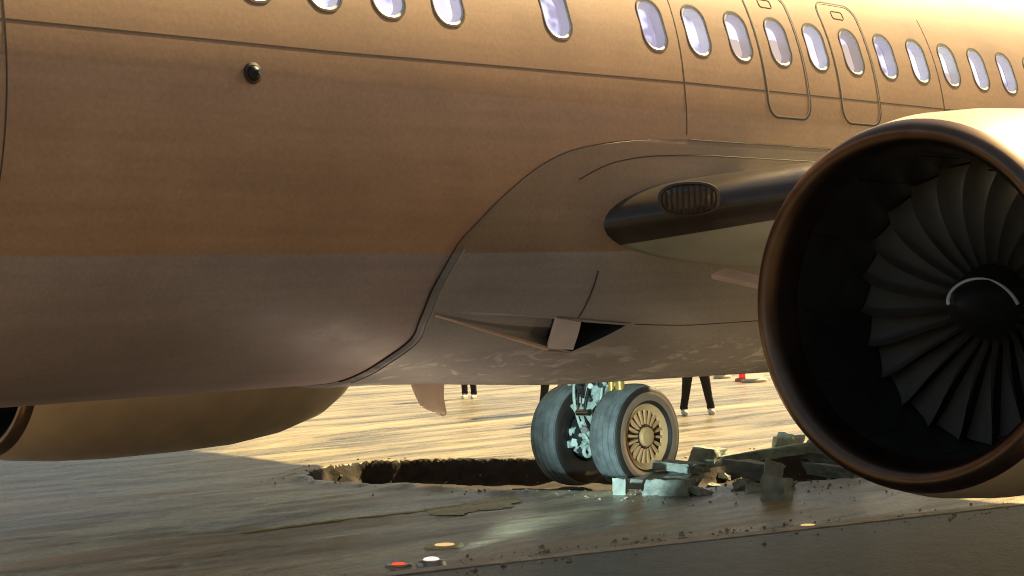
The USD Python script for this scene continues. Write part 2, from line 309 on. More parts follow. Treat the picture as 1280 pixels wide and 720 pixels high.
def rrect(w, h, r, n=6):
    pts = []
    for cx, cz, a0 in ((w/2-r, h/2-r, 0), (-w/2+r, h/2-r, 90), (-w/2+r, -h/2+r, 180), (w/2-r, -h/2+r, 270)):
        for k in range(n+1):
            a = math.radians(a0+90*k/n); pts.append((cx+r*math.cos(a), cz+r*math.sin(a)))
    return np.array(pts)
WZ, WPHI = 3.79, math.asin((3.79-ZC)/BU)
def window_at(i): return 6.732+.508*i
WFLIP = True
WIN = [i for i in range(-9, 20) if i not in (3, 5)]
wc, wn = fus(10.0, WPHI); wt = np.cross(wn, [1, 0, 0]); wt = -wt if wt[2] < 0 else wt         # window plane: normal wn, up wt
def win_pts(o2, depth, X):
    P, N = fus(np.full(len(o2), 10.0), WPHI+o2[:, 1]/1.97); P[:, 0] = X+o2[:, 0]; return P+depth*N
def loft(rings, close=True):
    n = len(rings[0]); return trimesh.Trimesh(np.vstack(rings), grid_faces(len(rings), n, wrap=True), process=False)
def prism(o2, d0, d1, X):
    a, b = win_pts(o2, d0, X), win_pts(o2, d1, X); n = len(a)
    m = trimesh.Trimesh(np.vstack([a, b, a.mean(0), b.mean(0)]), np.vstack([grid_faces(2, n, wrap=True), [[2*n, (j+1) % n, j] for j in range(n)], [[2*n+1, n+j, n+(j+1) % n] for j in range(n)]]), process=False)
    if m.volume < 0: m.invert()
    return m
OUT = rrect(.262, .385, .115)
man = to_man(shell) - manifold3d.Manifold.batch_boolean([to_man(prism(OUT, -.2, .2, window_at(i))) for i in WIN], manifold3d.OpType.Add)
mm = man.to_mesh(); v, f = np.array(mm.vert_properties[:, :3], float), np.array(mm.tri_verts)
# smooth analytic normals for the outer skin, flat ones for the cut edges
def radial(v):
    a, b = taper(v[:, 0]); k = np.maximum(a*b, .03); zc = ZC-.75*(1-a)+.9*(1-b); B = np.where(v[:, 2] < zc, BL, BU); return np.hypot(v[:, 1]/(A_*k), (v[:, 2]-zc)/(B*k)), k, zc, B
rad, kk, zc_, BB = radial(v); outer = (rad > .9965)[f].all(1)
fo, fi = f[outer], f[~outer]; fn = np.cross(v[fi[:, 1]]-v[fi[:, 0]], v[fi[:, 2]]-v[fi[:, 0]]); fn /= np.maximum(np.linalg.norm(fn, axis=1, keepdims=True), 1e-12)
nv = np.stack([0*rad, v[:, 1]/(A_*kk)**2, (v[:, 2]-zc_)/(BB*kk)**2], -1); nv /= np.linalg.norm(nv, axis=1, keepdims=True)
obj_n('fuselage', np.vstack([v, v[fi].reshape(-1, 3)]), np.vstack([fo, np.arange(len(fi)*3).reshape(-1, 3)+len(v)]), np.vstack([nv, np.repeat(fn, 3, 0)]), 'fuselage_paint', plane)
for i in WIN:
    X = window_at(i); w = holder('cabin_window', plane)
    IN = rrect(.205, .315, .09)
    obj('window_frame', cat(loft([win_pts(OUT*.998, .001, X), win_pts(OUT*.90, -.006, X), win_pts(IN, -.075, X)])), 'white_trim', w, smooth=35)
    obj('outer_gasket', loft([win_pts(OUT*1.06, .0035, X), win_pts(OUT*1.06, -.02, X), win_pts(OUT*.985, -.02, X), win_pts(OUT*.985, .0035, X), win_pts(OUT*1.06, .0035, X)]), 'seam_dark', w, smooth=False)
    a = win_pts(OUT*.915, -.008, X); obj('pane', trimesh.Trimesh(np.vstack([a, a.mean(0)]), [[len(a), j, (j+1) % len(a)] for j in range(len(a))] if WFLIP else [[len(a), (j+1) % len(a), j] for j in range(len(a))], process=False), 'window_glass', w, smooth=False)
    b = win_pts(IN*1.12, -.085, X); obj('cabin_interior', trimesh.Trimesh(np.vstack([b, b.mean(0)]), [[len(b), (j+1) % len(b), j] for j in range(len(b))], process=False), 'cabin_light', w, smooth=False)
    if i in (8, 9, 11, 14, -3):
        hs = {8: .17, 9: .21, 11: .26, 14: .12}.get(i, .14); s2 = rrect(.21, hs, .03); s2[:, 1] += (hs-.32)/2; b = win_pts(s2, -.079, X)
        obj('window_shade', trimesh.Trimesh(np.vstack([b, b.mean(0)]), [[len(b), (j+1) % len(b), j] for j in range(len(b))], process=False), 'cabin_shade', w, smooth=False)

def strip(path, width, lift, thick=.004):
    """a narrow band that follows the fuselage along (X, phi) points"""
    pts = np.array(path, float); q = []
    for a, b in zip(pts[:-1], pts[1:]):
        n = max(2, int(np.hypot(b[0]-a[0], (b[1]-a[1])*1.88)/.04)); q.append(a+(b-a)*np.linspace(0, 1, n, endpoint=False)[:, None])
    q = np.vstack(q+[pts[-1:]]); P, N = fus(q[:, 0], q[:, 1]); T = np.gradient(P, axis=0); S = np.cross(T, N); S /= np.linalg.norm(S, axis=1, keepdims=True)
    rows = np.stack([P+S*width/2+N*(lift-thick), P+S*width/2+N*lift, P-S*width/2+N*lift, P-S*width/2+N*(lift-thick)], 1)
    return trimesh.Trimesh(rows.reshape(-1, 3), grid_faces(len(q), 4, flip=True), process=False)
R = math.radians
seams = [[(6.7, R(5.2)), (7.9, R(5.6)), (10.02, R(6.2))], [(10.06, R(26)), (10.02, R(5)), (10.02, R(-5))], [(2.0, R(5.2)), (6.7, R(5.2))], [(10.02, R(6.2)), (14.5, R(6.2))],
         [(4.6, R(40)), (4.6, R(-60))], [(13.6, R(30)), (13.6, R(-4))]]
for s in seams: obj('panel_seam', strip(s, .008, .0015), 'seam_dark', plane, smooth=60)
for X0 in (11.25, 12.25):       # over-wing exits round two of the windows
    o = rrect(.56, 1.02, .12, 8); s = [(X0+.05+p[0], R(18.5)+(p[1]-.10)/1.95) for p in o]; s.append(s[0])
    e = holder('overwing_exit', plane)
    obj('exit_gap', strip(s, .013, .0025), 'seam_dark', e, smooth=60)
    s = [(X0+.05+p[0]*.955, R(18.5)+(p[1]*.975-.10)/1.95) for p in o]; s.append(s[0])
    obj('exit_edge', strip(s, .007, .003), 'seam_lip', e, smooth=60)
for X0 in (11.25, 12.25):
    c_ = [(X0+.05+p[0], R(18.5)+(p[1]+.30)/1.95) for p in rrect(.16, .07, .02, 4)]; c_.append(c_[0]); obj('exit_handle', strip(c_, .006, .003), 'seam_dark', plane, smooth=60)
sp, sn = fus(6.135, R(.5)); e = holder('static_probe', plane)
obj('probe_ring', lathe_y([(.062, .01), (.062, -.006), (.045, -.012), (.045, .01)], 32, sp), 'hub_dark', e)
ball = trimesh.creation.icosphere(3, .042); ball.vertices *= [1, .8, 1]; ball.apply_translation(sp+sn*.006); obj('probe_dome', ball, 'dark_metal', e, smooth=True)
cap_ = trimesh.creation.cylinder(.018, .03, sections=20); cap_.apply_transform(rot(math.pi/2, [1, 0, 0])); cap_.apply_translation(sp+sn*.045+[.012, 0, 0]); obj('probe_tip', cap_, 'bare_metal', e)

# wing-to-body fairing: skin that leaves the fuselage along a curved front edge
EDGE = np.array([(-90, 8.02), (-66, 7.98), (-56.6, 8.02), (-48.8, 7.94), (-40, 7.88), (-31, 7.92), (-24.4, 8.07), (-17.9, 8.29), (-10.5, 8.72), (-8.0, 9.1), (-6.6, 9.55), (-5.9, 10.1)])
PHI_TOP = -5.9
from scipy.interpolate import PchipInterpolator
_edge = PchipInterpolator(EDGE[:, 0], EDGE[:, 1])
def front(phid): return _edge(np.clip(phid, EDGE[0, 0], EDGE[-1, 0]))
def fairing_point(X, phid):
    phi = np.radians(phid); P, N = fus(X, phi); d = X-front(phid)
    edge = np.minimum(d, (PHI_TOP-phid)/57.3*1.9)
    lip = np.where(phid < -31, .022, lerp(.022, .009, sstep(phid, -31, -18)))*sstep(edge, 0.0, .05)
    w = sstep(d, 0, 2.6)*sstep(PHI_TOP-phid, 0, 26)
    p = .78; ca, sa = np.abs(np.cos(phi)), np.abs(np.sin(phi))
    drop = .09+.016*np.clip(X-9, 0, 6)
    T = np.stack([X, -(A_+.17)*ca**p, ZC-(BL+drop)*sa**p], -1)
    end = 1-sstep(X, 17.5, 20.5); w = w*end; lip = lip*end+.004
    return P+(T-P)*w[..., None]+N*lip[..., None]
# triangular intake channel and the ram-air opening, as inward offsets of the skin
def tri_in(X, phid):
    s = np.clip((X-8.0)/1.27, 0, 1); lo = lerp(-47.4, -57.6, s); hi = lerp(-46.4, -47.4, s)
    ins = (X > 8.0) & (X < 9.3); soft = sstep(phid, lo-.25, lo+.5)*(1-sstep(phid, hi-1.2, hi+.2))
    return np.where(ins, .085*s**1.8*soft, 0)
RAM = np.array([(9.26, -57.0), (9.10, -47.0), (9.73, -46.8), (9.50, -58.6)])
ramp_poly = Polygon(RAM)
fx = np.unique(np.concatenate([np.linspace(0, 1, 60)**2*.35, np.arange(.35, 2.6, .02), np.arange(2.6, 12.9, .15)]))
fp = np.unique(np.concatenate([np.arange(-90, -60, 1.5), np.arange(-60, -45, .3), np.arange(-45, PHI_TOP, 1.0), PHI_TOP-np.array([.0, .3, .6, 1.0, 1.5])]))
U_, PH = np.meshgrid(fx, fp, indexing='ij'); XX = front(PH)+U_
FP = fairing_point(XX, PH)
NN = np.cross(np.gradient(FP, axis=0), np.gradient(FP, axis=1)); NN /= np.linalg.norm(NN, axis=-1, keepdims=True)
if NN[200, 40, 1] > 0: NN = -NN
pp = shapely.points(XX.ravel(), PH.ravel()); FPp = FP-NN*tri_in(XX, PH)[..., None]
ff = grid_faces(len(fx), len(fp)); cx_, cp_ = XX.ravel()[ff].mean(1), PH.ravel()[ff].mean(1)
ff_port = ff[~shapely.contains(ramp_poly, shapely.points(cx_, cp_))]
fm = trimesh.Trimesh(FPp.reshape(-1, 3), ff_port, process=False)
if fm.face_normals[np.argmin(np.abs(fm.triangles_center-[12, -1.9, 2]).sum(1))][1] > 0: fm.invert()
st = FP.copy(); st[..., 1] *= -1; sm = trimesh.Trimesh(st.reshape(-1, 3), ff, process=False)
if sm.face_normals[np.argmin(np.abs(sm.triangles_center-[12, 1.9, 2]).sum(1))][1] < 0: sm.invert()
fb = holder('belly_fairing', plane)
obj('fairing_side', fm, 'fairing_paint', fb, smooth=38); obj('fairing_side', sm, 'fairing_paint', fb, smooth=38)
# pale bead of sealant along the front edge of the fairing
pe = np.linspace(-78, -31, 60); pb = fairing_point(front(pe)+.06, pe); pb[:, 1] -= .002
obj('edge_bead', tube(pb, .008, 6), 'seam_lip', fb)
pe = np.linspace(-80, -31, 70); pb = fairing_point(front(pe)+.004, pe); obj('edge_gap', tube(pb, lerp(.007, .0035, sstep(pe, -45, -31)), 6), 'seam_dark', fb)
pe = np.linspace(-31, -7, 40); pb = fairing_point(front(pe)+.003, pe); obj('edge_gap', tube(pb, .0026, 6), 'seam_dark', fb)
pe = np.linspace(10.05, 15, 60); pb = fairing_point(pe, np.full(60, PHI_TOP-.05)); obj('edge_gap', tube(pb, .0045, 6), 'seam_dark', fb)
pe = np.linspace(8.9, 14, 60); pb = fairing_point(pe, PchipInterpolator([8.9, 9.25, 9.7, 10.4, 14], [-15.5, -11.6, -9.8, -9.1, -9.0])(pe)); obj('edge_gap', tube(pb, .005, 6), 'seam_dark', fb)
sx = np.linspace(0, 1, 20); pb = fairing_point(9.2+.06*sx, -33-13*sx); obj('panel_seam', tube(pb, .006, 6), 'seam_dark', fb)
sx = np.linspace(0, 1, 30); pb = fairing_point(9.8+1.9*sx, -46.5+2*sx); obj('panel_seam', tube(pb, .004, 6), 'seam_dark', fb)
def patch(q, lift, th=.02):
    t = np.linspace(0, 1, 9); s, r = np.meshgrid(t, t, indexing='ij'); q = np.array(q, float)
    xp = (q[0]*((1-s)*(1-r))[..., None]+q[1]*((1-s)*r)[..., None]+q[2]*(s*r)[..., None]+q[3]*(s*(1-r))[..., None])
    P = fairing_point(xp[..., 0], xp[..., 1]); n = np.array([0, -.62, -.78]); top, bot = P+n*lift, P+n*(lift-th)
    m = cat(trimesh.Trimesh(top.reshape(-1, 3), grid_faces(9, 9), process=False), trimesh.Trimesh(bot.reshape(-1, 3), grid_faces(9, 9, flip=True), process=False)); v = np.vstack([top.reshape(-1, 3), bot.reshape(-1, 3)])
    hull = trimesh.convex.convex_hull(v); return hull
ram = holder('ram_air_inlet', plane)
rb = np.vstack([np.linspace(RAM[k], RAM[(k+1) % 4], 12, endpoint=False) for k in range(4)]); rc = RAM.mean(0); sc_ = lambda k: rc+(rb-rc)*k
inw = np.array([.25, .72, .65]); inw /= np.linalg.norm(inw)
rg_ = [fairing_point(*sc_(1.09).T)-inw*.004, fairing_point(*sc_(1.08).T)-inw*.007, fairing_point(*sc_(.97).T)-inw*.007, fairing_point(*sc_(.95).T)+inw*.03, fairing_point(*sc_(.9).T)+inw*.35]
obj('inlet_frame', loft(rg_[:3]), 'fairing_paint', ram, smooth=30)
dm = loft(rg_[2:]); nv_ = len(dm.vertices); dv = np.vstack([dm.vertices, rg_[-1].mean(0)]); obj('inlet_duct', trimesh.Trimesh(dv, np.vstack([dm.faces, [[nv_-48+k, nv_-48+(k+1) % 48, nv_] for k in range(48)]]), process=False), 'gear_dark', ram, smooth=30)
obj('inlet_door', patch([(9.25, -57.4), (9.07, -46.6), (9.30, -47.1), (9.52-.04, -57.4)], .012), 'door_grey', ram, smooth=False)
lipc = fairing_point(np.linspace(8.02, 9.26, 40), np.linspace(-47.6, -57.9, 40)); obj('channel_lip', tube(lipc+[0, -.004, 0], np.linspace(.008, .017, 40), 8), 'lit_edge_tan', ram)  # lip brightened in colour to stand for light on its upper face
lipc = fairing_point(np.linspace(9.26, 9.51, 8), np.full(8, -58.9)); obj('inlet_sill', tube(lipc, .010, 8), 'seam_lip', ram)
# blade aerial under the keel
bp = np.array([(8.95, 1.30), (9.30, 1.30), (9.29, 1.13), (9.315, 1.02), (9.29, .995), (9.12, 1.06), (9.06, 1.09), (9.01, 1.17)])
bl = trimesh.creation.extrude_polygon(Polygon(bp), .05); bl.vertices = bl.vertices[:, [0, 2, 1]]-[0, .025, 0]; bl.invert()
bl = bl.subdivide().subdivide(); e_ = Polygon(bp).exterior; dd = shapely.distance(shapely.points(bl.vertices[:, 0], bl.vertices[:, 2]), e_); bl.vertices[:, 1] *= .35+.65*np.clip(dd/.05, 0, 1)
obj('blade_aerial', bl, 'nacelle_paint', plane, smooth=50)

# wings
def airfoil(n=40, t=.13):
    b = np.linspace(0, np.pi, n); x = (1-np.cos(b))/2
    y = t/.2*(.2969*np.sqrt(x)-.126*x-.3516*x**2+.2843*x**3-.1030*x**4); c = .015*4*x*(1-x)
    return np.concatenate([np.stack([x, c+y], -1)[::-1], np.stack([x, c-y], -1)[1:-1]])     # trailing edge, over the top, round the nose, back underneath
ST = [  # |y|, leading edge x, z, trailing edge x, thickness ratio
    (1.2, 8.85, 2.30, 16.0, .105), (2.0, 9.28, 2.39, 16.0, .105), (2.9, 9.93, 2.51, 16.0, .105), (3.9, 10.5, 2.58, 16.0, .105), (4.83, 11.0, 2.70, 16.05, .13), (6.0, 11.65, 2.82, 16.2, .125), (10, 13.9, 3.24, 17.7, .115), (14, 16.1, 3.66, 19.2, .11), (17, 17.8, 3.98, 20.2, .10), (17.2, 18.2, 4.0, 20.2, .06)]
def wing(sign):
    rings = []
    for y, lx, lz, tx, t in ST:
        a = airfoil(40, t); c = tx-lx; tw = math.radians(1.0)
        rings.append(np.stack([lx+a[:, 0]*c, np.full(len(a), sign*y), lz+a[:, 1]*c-a[:, 0]*c*.035], -1))
    k = len(rings[0]); ix = np.arange(k); nose = (np.abs(ix-39) <= 12)
    def part(sel):
        sel = np.array(sel); return trimesh.Trimesh(np.vstack([r[sel] for r in rings]), grid_faces(len(rings), len(sel), flip=sign < 0), process=False)
    w = holder('wing', plane)
    skin = part([i % k for i in range(43, 43+k-16+1)]); lead = part(list(range(27, 44)))
    for m in (skin, lead):
        if (m.face_normals*(m.triangles_center-np.array([13, 0, 2.7]))*[0, 0, 1]).sum() < 0: m.invert()
    obj('wing_skin', skin, 'wing_grey', w, smooth=50); obj('leading_edge', lead, 'dark_leading_edge', w, smooth=60)
    tip = np.vstack([rings[-1], rings[-1].mean(0)]); obj('wing_tip', trimesh.Trimesh(tip, [[k, j, (j+1) % k] for j in range(k)], process=False), 'wing_grey', w, smooth=False)
    return w
wp = wing(-1); wing(1)
# ribbed landing light set into the root of the leading edge (port and starboard)
def lamp_unit(sign):
    e = holder('landing_light', plane); c = np.array([9.33, sign*2.42, 2.49]); n = np.array([-.78, sign*.62, -.12]); n /= np.linalg.norm(n)
    ux = np.cross([0, 0, 1.0], n); ux /= np.linalg.norm(ux); uz = np.cross(n, ux); 
    g = np.linspace(0, 2*np.pi, 40, endpoint=False); sh = np.stack([.19*np.sign(np.cos(g))*np.abs(np.cos(g))**.8, .105*np.sign(np.sin(g))*np.abs(np.sin(g))**.8], -1)
    ring = lambda k, d: c+sh[:, :1]*k*ux+sh[:, 1:]*k*uz+d*n
    obj('light_frame', loft([ring(1.1, -.05), ring(1.1, .012), ring(.98, .015), ring(.97, -.01)]), 'dark_leading_edge', e, smooth=40)
    a = ring(.98, -.006); obj('light_lens', trimesh.convex.convex_hull(np.vstack([a, ring(.6, .012), ring(.97, -.03)])), 'lamp_lens', e, smooth=50)
    for k in range(9):
        t = -.155+.039*k; hh = .095*max(0.2, 1-abs(t/.19)**2.4)**.6
        b = trimesh.creation.box((.012, 2*hh, .02)); T = np.eye(4); T[:3, 0], T[:3, 1], T[:3, 2] = ux, uz, n; T[:3, 3] = c+ux*t+n*.012; b.apply_transform(T); obj('lens_rib', b, 'lens_rib', e, smooth=False)
lamp_unit(-1); lamp_unit(1)
# extended krueger panel edge under the inboard leading edge
for s in (-1, 1):
    pk = np.array([(9.62, s*2.36, 1.965), (9.72, s*2.50, 1.92), (9.85, s*2.66, 1.865), (9.95, s*2.78, 1.82)])
    k_ = cat(*[trimesh.convex.convex_hull(np.vstack([pk[i]+d for d in ((0, 0, .02), (0, 0, -.012), (.16, 0, .06), (.16, 0, .03))]+[pk[i+1]+d for d in ((0, 0, .02), (0, 0, -.012), (.16, 0, .06), (.16, 0, .03))])) for i in range(3)])
    obj('krueger_flap', k_, 'lit_edge_tan', plane, smooth=30)

# engines
def engine(sign):
    e = holder('engine', plane); at = (8.05, sign*4.83, 1.74 if sign < 0 else 1.60)
    obj('cowl', lathe_x([(.985, .10), (1.03, .30), (1.075, .75), (1.10, 1.3), (1.10, 2.1), (1.085, 2.7), (1.02, 3.25), (.90, 3.72), (.78, 3.95), (.765, 3.95), (.77, 3.4), (.74, 2.6)], 96, at), 'nacelle_paint', e, smooth=40)
    obj('inlet_lip', lathe_x([(.82, .22), (.84, .10), (.865, .03), (.90, 0.0), (.935, .005), (.965, .04), (.985, .10)], 96, at), 'lip_metal', e, smooth=60)
    obj('inlet_duct', lathe_x([(.80, 1.05), (.795, .7), (.80, .45), (.82, .22)], 96, at), 'dark_metal', e, smooth=60)
    obj('exhaust_core', lathe_x([(.60, 2.6), (.58, 3.5), (.46, 4.0), (.40, 4.3), (.37, 4.3), (.34, 4.0)], 64, at), 'bare_metal', e, smooth=50)
    obj('exhaust_plug', lathe_x([(.28, 3.9), (.24, 4.3), (.12, 4.65), (.001, 4.8)], 48, at), 'dark_metal', e, smooth=50)
    obj('spinner', lathe_x([(.001, .52), (.08, .58), (.16, .72), (.22, .92)], 48, at), 'dark_metal', e, smooth=60)
    obj('fan_back', lathe_x([(.80, 1.05), (.001, 1.06)], 48, at), 'seam_dark', e, smooth=False)
    for k in range(24):
        a0 = 2*np.pi*k/24; rr, cc = np.meshgrid(np.linspace(.2, .79, 9), np.linspace(-.5, .5, 6), indexing='ij'); q = (rr-.2)/.59
        ang = np.radians(lerp(22, 62, q**.8)); ch = lerp(.16, .27, q)*(1-.35*np.clip(q-.85, 0, 1)*4*np.clip(-cc, 0, 1)); bend = .035*(1-(2*cc)**2)
        xa = .93-.10*np.sin(q*2.4)+ch*cc*np.cos(ang)+bend*np.sin(ang); ta = a0+(ch*cc*np.sin(ang)-bend*np.cos(ang))/rr+.10*q*q
        V_ = np.stack([at[0]+xa, at[1]+rr*np.cos(ta), at[2]+rr*np.sin(ta)], -1).reshape(-1, 3); F_ = grid_faces(9, 6)
        obj('fan_blade', cat(trimesh.Trimesh(V_, F_, process=False), trimesh.Trimesh(V_+[.006, 0, 0], F_[:, ::-1], process=False)), 'fan_blade', e, smooth=50)
    for k in range(12):
        a0 = 2*np.pi*k/12; obj('liner_joint', box(.8, .008, .006).apply_translation((at[0]+.62, 0, .797)).apply_transform(rot(a0, [1, 0, 0])).apply_translation((0, at[1], at[2])), 'dark_metal', e, smooth=False)
    sw = np.linspace(0, 1, 26); wa = 3.2*sw; wr = .05+.15*sw; obj('spinner_swirl', tube(np.stack([at[0]+.545+.30*sw**1.35, at[1]+wr*np.cos(wa), at[2]+wr*np.sin(wa)], -1), .012, 6), 'white_trim', e, smooth=True)
    py = [(8.9, 2.62), (9.8, 2.72), (11.5, 2.95), (13.2, 2.55), (12.6, 2.25), (11.6, 2.3), (9.5, 2.5)]
    p = trimesh.creation.extrude_polygon(Polygon(py), .3); p.vertices = p.vertices[:, [0, 2, 1]]+[0, sign*4.83-.15, 0]; p.invert(); obj('pylon', p, 'nacelle_paint', e, smooth=30)
engine(-1); engine(1)

# main landing gear (starboard), its wheels sunk into the hole
GX, GZ = 14.48, .376
def wheel(y0, outer):
    """outer: +1 when the dished face looks to starboard, -1 to port"""
    w = holder('wheel', plane); c = (GX, y0, GZ); s = outer
    def L(pr, n=72): 
        m = lathe_y([(r, s*y) for r, y in pr], n, c)
        if m.volume < 0: m.invert()
        return m
    tread = []
    for a, b in ((-.165, -.115), (-.10, -.045), (-.03, .03), (.045, .10), (.115, .165)):
        cr = lambda y: .565-.028*(abs(y)/.165)**2.5
        tread += [(cr(a)-.014, a-.007), (cr(a)-.013, a), (cr(a), a+.002), (cr((a+b)/2), (a+b)/2), (cr(b), b-.002), (cr(b)-.013, b), (cr(b)-.014, b+.007)]
    tread = [(r, y) for r, y in tread]
    obj('tread', L([(.522, -.185)]+tread+[(.522, .185)], 96), 'tread_cool_cast', w, smooth=35)
    obj('shoulder', L([(.529, .176), (.515, .192), (.495, .203), (.475, .209)]), 'tyre_black', w, smooth=60)
    obj('shoulder', L([(.529, -.176), (.515, -.192), (.495, -.203), (.475, -.209)]), 'tyre_black', w, smooth=60)
    obj('sidewall', L([(.476, .2085), (.455, .213), (.42, .212), (.385, .203)]), 'sidewall_warm_cast', w, smooth=60)
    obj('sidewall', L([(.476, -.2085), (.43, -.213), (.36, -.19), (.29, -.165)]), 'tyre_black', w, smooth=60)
    obj('bead_ring', L([(.387, .204), (.372, .192), (.352, .165), (.345, .150)]), 'tyre_black', w, smooth=60)
    obj('rim', L([(.347, .150), (.352, .168), (.345, .176), (.332, .172), (.305, .150), (.285, .140), (.278, .125)]), 'rim_warm_cast', w, smooth=40)
    obj('rim_back', L([(.335, .120), (.10, .095), (.001, .095)]), 'hub_dark', w, smooth=False)
    obj('inner_drum', L([(.29, -.165), (.29, .05), (.1, .05)]), 'gear_dark', w, smooth=False)
    for k in range(20):
        a = 2*math.pi*(k+.3)/20; b = trimesh.creation.box((.172, .05, .028)); b.vertices[:, 2] *= np.where(b.vertices[:, 0] > 0, 1.15, .62); b.vertices[:, 1] += np.where(b.vertices[:, 0] > 0, .004, .012)*s
        b.apply_translation((.20, s*.115, 0)); b.apply_transform(rot(a, [0, 1, 0])); b.apply_translation(c); obj('spoke', b, 'rim_warm_cast', w, smooth=False)
    obj('hub_ring', L([(.135, .10), (.135, .148), (.118, .158), (.112, .12)]), 'hub_dark', w, smooth=30)
    obj('hub_cap', L([(.105, .11), (.105, .175), (.09, .192), (.045, .20), (.001, .20)], 40), 'rim_warm_cast', w, smooth=35)
    return w
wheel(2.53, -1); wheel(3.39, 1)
gear = holder('main_landing_gear', plane); gy = 2.96
def cyl(p, q, r, n=20): return tube([p, q], r, n)
obj('outer_cylinder', cat(cyl((GX, gy, .82), (GX+.05, gy, 2.3), .13, 28), cyl((GX, gy, .80), (GX, gy, .90), .155, 28), cyl((GX, gy, 1.02), (GX, gy, 1.08), .15, 28)), 'gear_paint', gear, smooth=40)
obj('piston', cyl((GX, gy, .40), (GX, gy, .95), .075, 24), 'bare_metal', gear, smooth=40)
obj('axle', cyl((GX, 2.45, GZ), (GX, 3.47, GZ), .07, 24), 'gear_paint', gear, smooth=40)
for yy in (2.72, 3.20):
    obj('brake_stack', lathe_y([(.10, -.06), (.25, -.06), (.25, -.02), (.235, -.02), (.235, 0), (.25, 0), (.25, .05), (.10, .05)], 40, (GX, yy, GZ)), 'gear_dark', gear, smooth=30)
    for k in range(8):
        a = 2*math.pi*k/8; s = 1 if yy < gy else -1
        obj('brake_piston', cyl((GX+.19*math.cos(a), yy+.04*s, GZ+.19*math.sin(a)), (GX+.19*math.cos(a), yy+.11*s, GZ+.19*math.sin(a)), .036, 12), 'gear_paint', gear)
fx0 = GX-.13
obj('torque_link', cat(*[trimesh.convex.convex_hull(np.array(q)) for q in (
    [(fx0, gy-.13, .93), (fx0, gy-.07, .93), (fx0+.05, gy-.13, .86), (fx0-.22, gy-.05, .66), (fx0-.22, gy-.01, .66), (fx0-.18, gy-.05, .62), (fx0-.18, gy, .64)],
    [(fx0, gy+.13, .93), (fx0, gy+.07, .93), (fx0+.05, gy+.13, .86), (fx0-.22, gy+.05, .66), (fx0-.22, gy+.01, .66), (fx0-.18, gy+.05, .62), (fx0-.18, gy, .64)])]), 'gear_paint', gear, smooth=False)
obj('torque_link', cat(*[trimesh.convex.convex_hull(np.array(q)) for q in (
    [(fx0, gy-.13, .36), (fx0, gy-.07, .36), (fx0+.05, gy-.13, .44), (fx0-.22, gy-.05, .63), (fx0-.22, gy-.01, .63), (fx0-.17, gy-.05, .67), (fx0-.17, gy, .65)],
    [(fx0, gy+.13, .36), (fx0, gy+.07, .36), (fx0+.05, gy+.13, .44), (fx0-.22, gy+.05, .63), (fx0-.22, gy+.01, .63), (fx0-.17, gy+.05, .67), (fx0-.17, gy, .65)])]), 'gear_paint', gear, smooth=False)
obj('link_pin', cyl((fx0-.2, gy-.09, .645), (fx0-.2, gy+.09, .645), .035, 14), 'bare_metal', gear)
obj('jack_pad', lathe_y([(.001, 0), (.05, 0), (.07, .05), (.09, .12), (.10, .2)], 24).apply_transform(rot(math.pi/2, [1, 0, 0])).apply_translation((GX-.05, gy, .20)), 'gear_paint', gear)
obj('tow_lug', cat(cyl((GX-.1, gy, .30), (GX-.26, gy-.02, .25), .045, 14), trimesh.creation.torus(.055, .022, 20, 10).apply_transform(rot(math.pi/2, [1, 0, 0])).apply_translation((GX-.31, gy-.02, .23))), 'gear_paint', gear)
rg = np.random.default_rng(4)
for k in range(110):      # valves, unions and brackets clamped round the strut
    z = rg.uniform(.2, 1.1); a = rg.uniform(math.pi*.55, math.pi*1.45); rr = rg.uniform(.12, .34); p = np.array([GX+rr*math.cos(a), gy+.30*rg.uniform(-1, 1), z])
    q = p+rg.normal(0, .06, 3)
    m_ = cyl(p, q, rg.uniform(.018, .04), 10) if k % 2 else box(*rg.uniform(.04, .10, 3), at=p, R=rot(rg.uniform(0, 3), rg.normal(0, 1, 3)))
    obj('fitting', m_, ('gear_paint', 'gear_paint', 'gear_paint', 'bare_metal', 'gear_dark')[k % 5], gear)
for k in range(7):
    y0 = gy+.07*(k-3); t = np.linspace(0, 1, 14); ex = rg.uniform(.05, .2); side = rg.uniform(-.18, .18)
    pts = np.stack([GX-.14-ex*np.sin(np.pi*t), y0+side*t, 1.15-.85*t+.04*np.sin(6*t+k)], -1); obj('brake_hose', tube(pts, .013 if k % 2 else .017, 8), 'gear_paint' if k % 3 == 0 else 'hose_black', gear, smooth=True)
obj('side_strut', cyl((GX+.02, gy-.1, .98), (GX+.1, 1.6, 1.75), .06, 16), 'gear_paint', gear)
obj('drag_plate', box(.03, .42, .34, at=(GX-.16, gy-.02, 1.16)), 'gear_paint', gear, smooth=False)
obj('brake_accumulator', cat(cyl((GX-.2, gy-.42, .88), (GX-.2, gy-.42, 1.15), .05, 16), cyl((GX-.2, gy-.3, .86), (GX-.2, gy-.3, 1.15), .035, 16)), 'brass', gear)
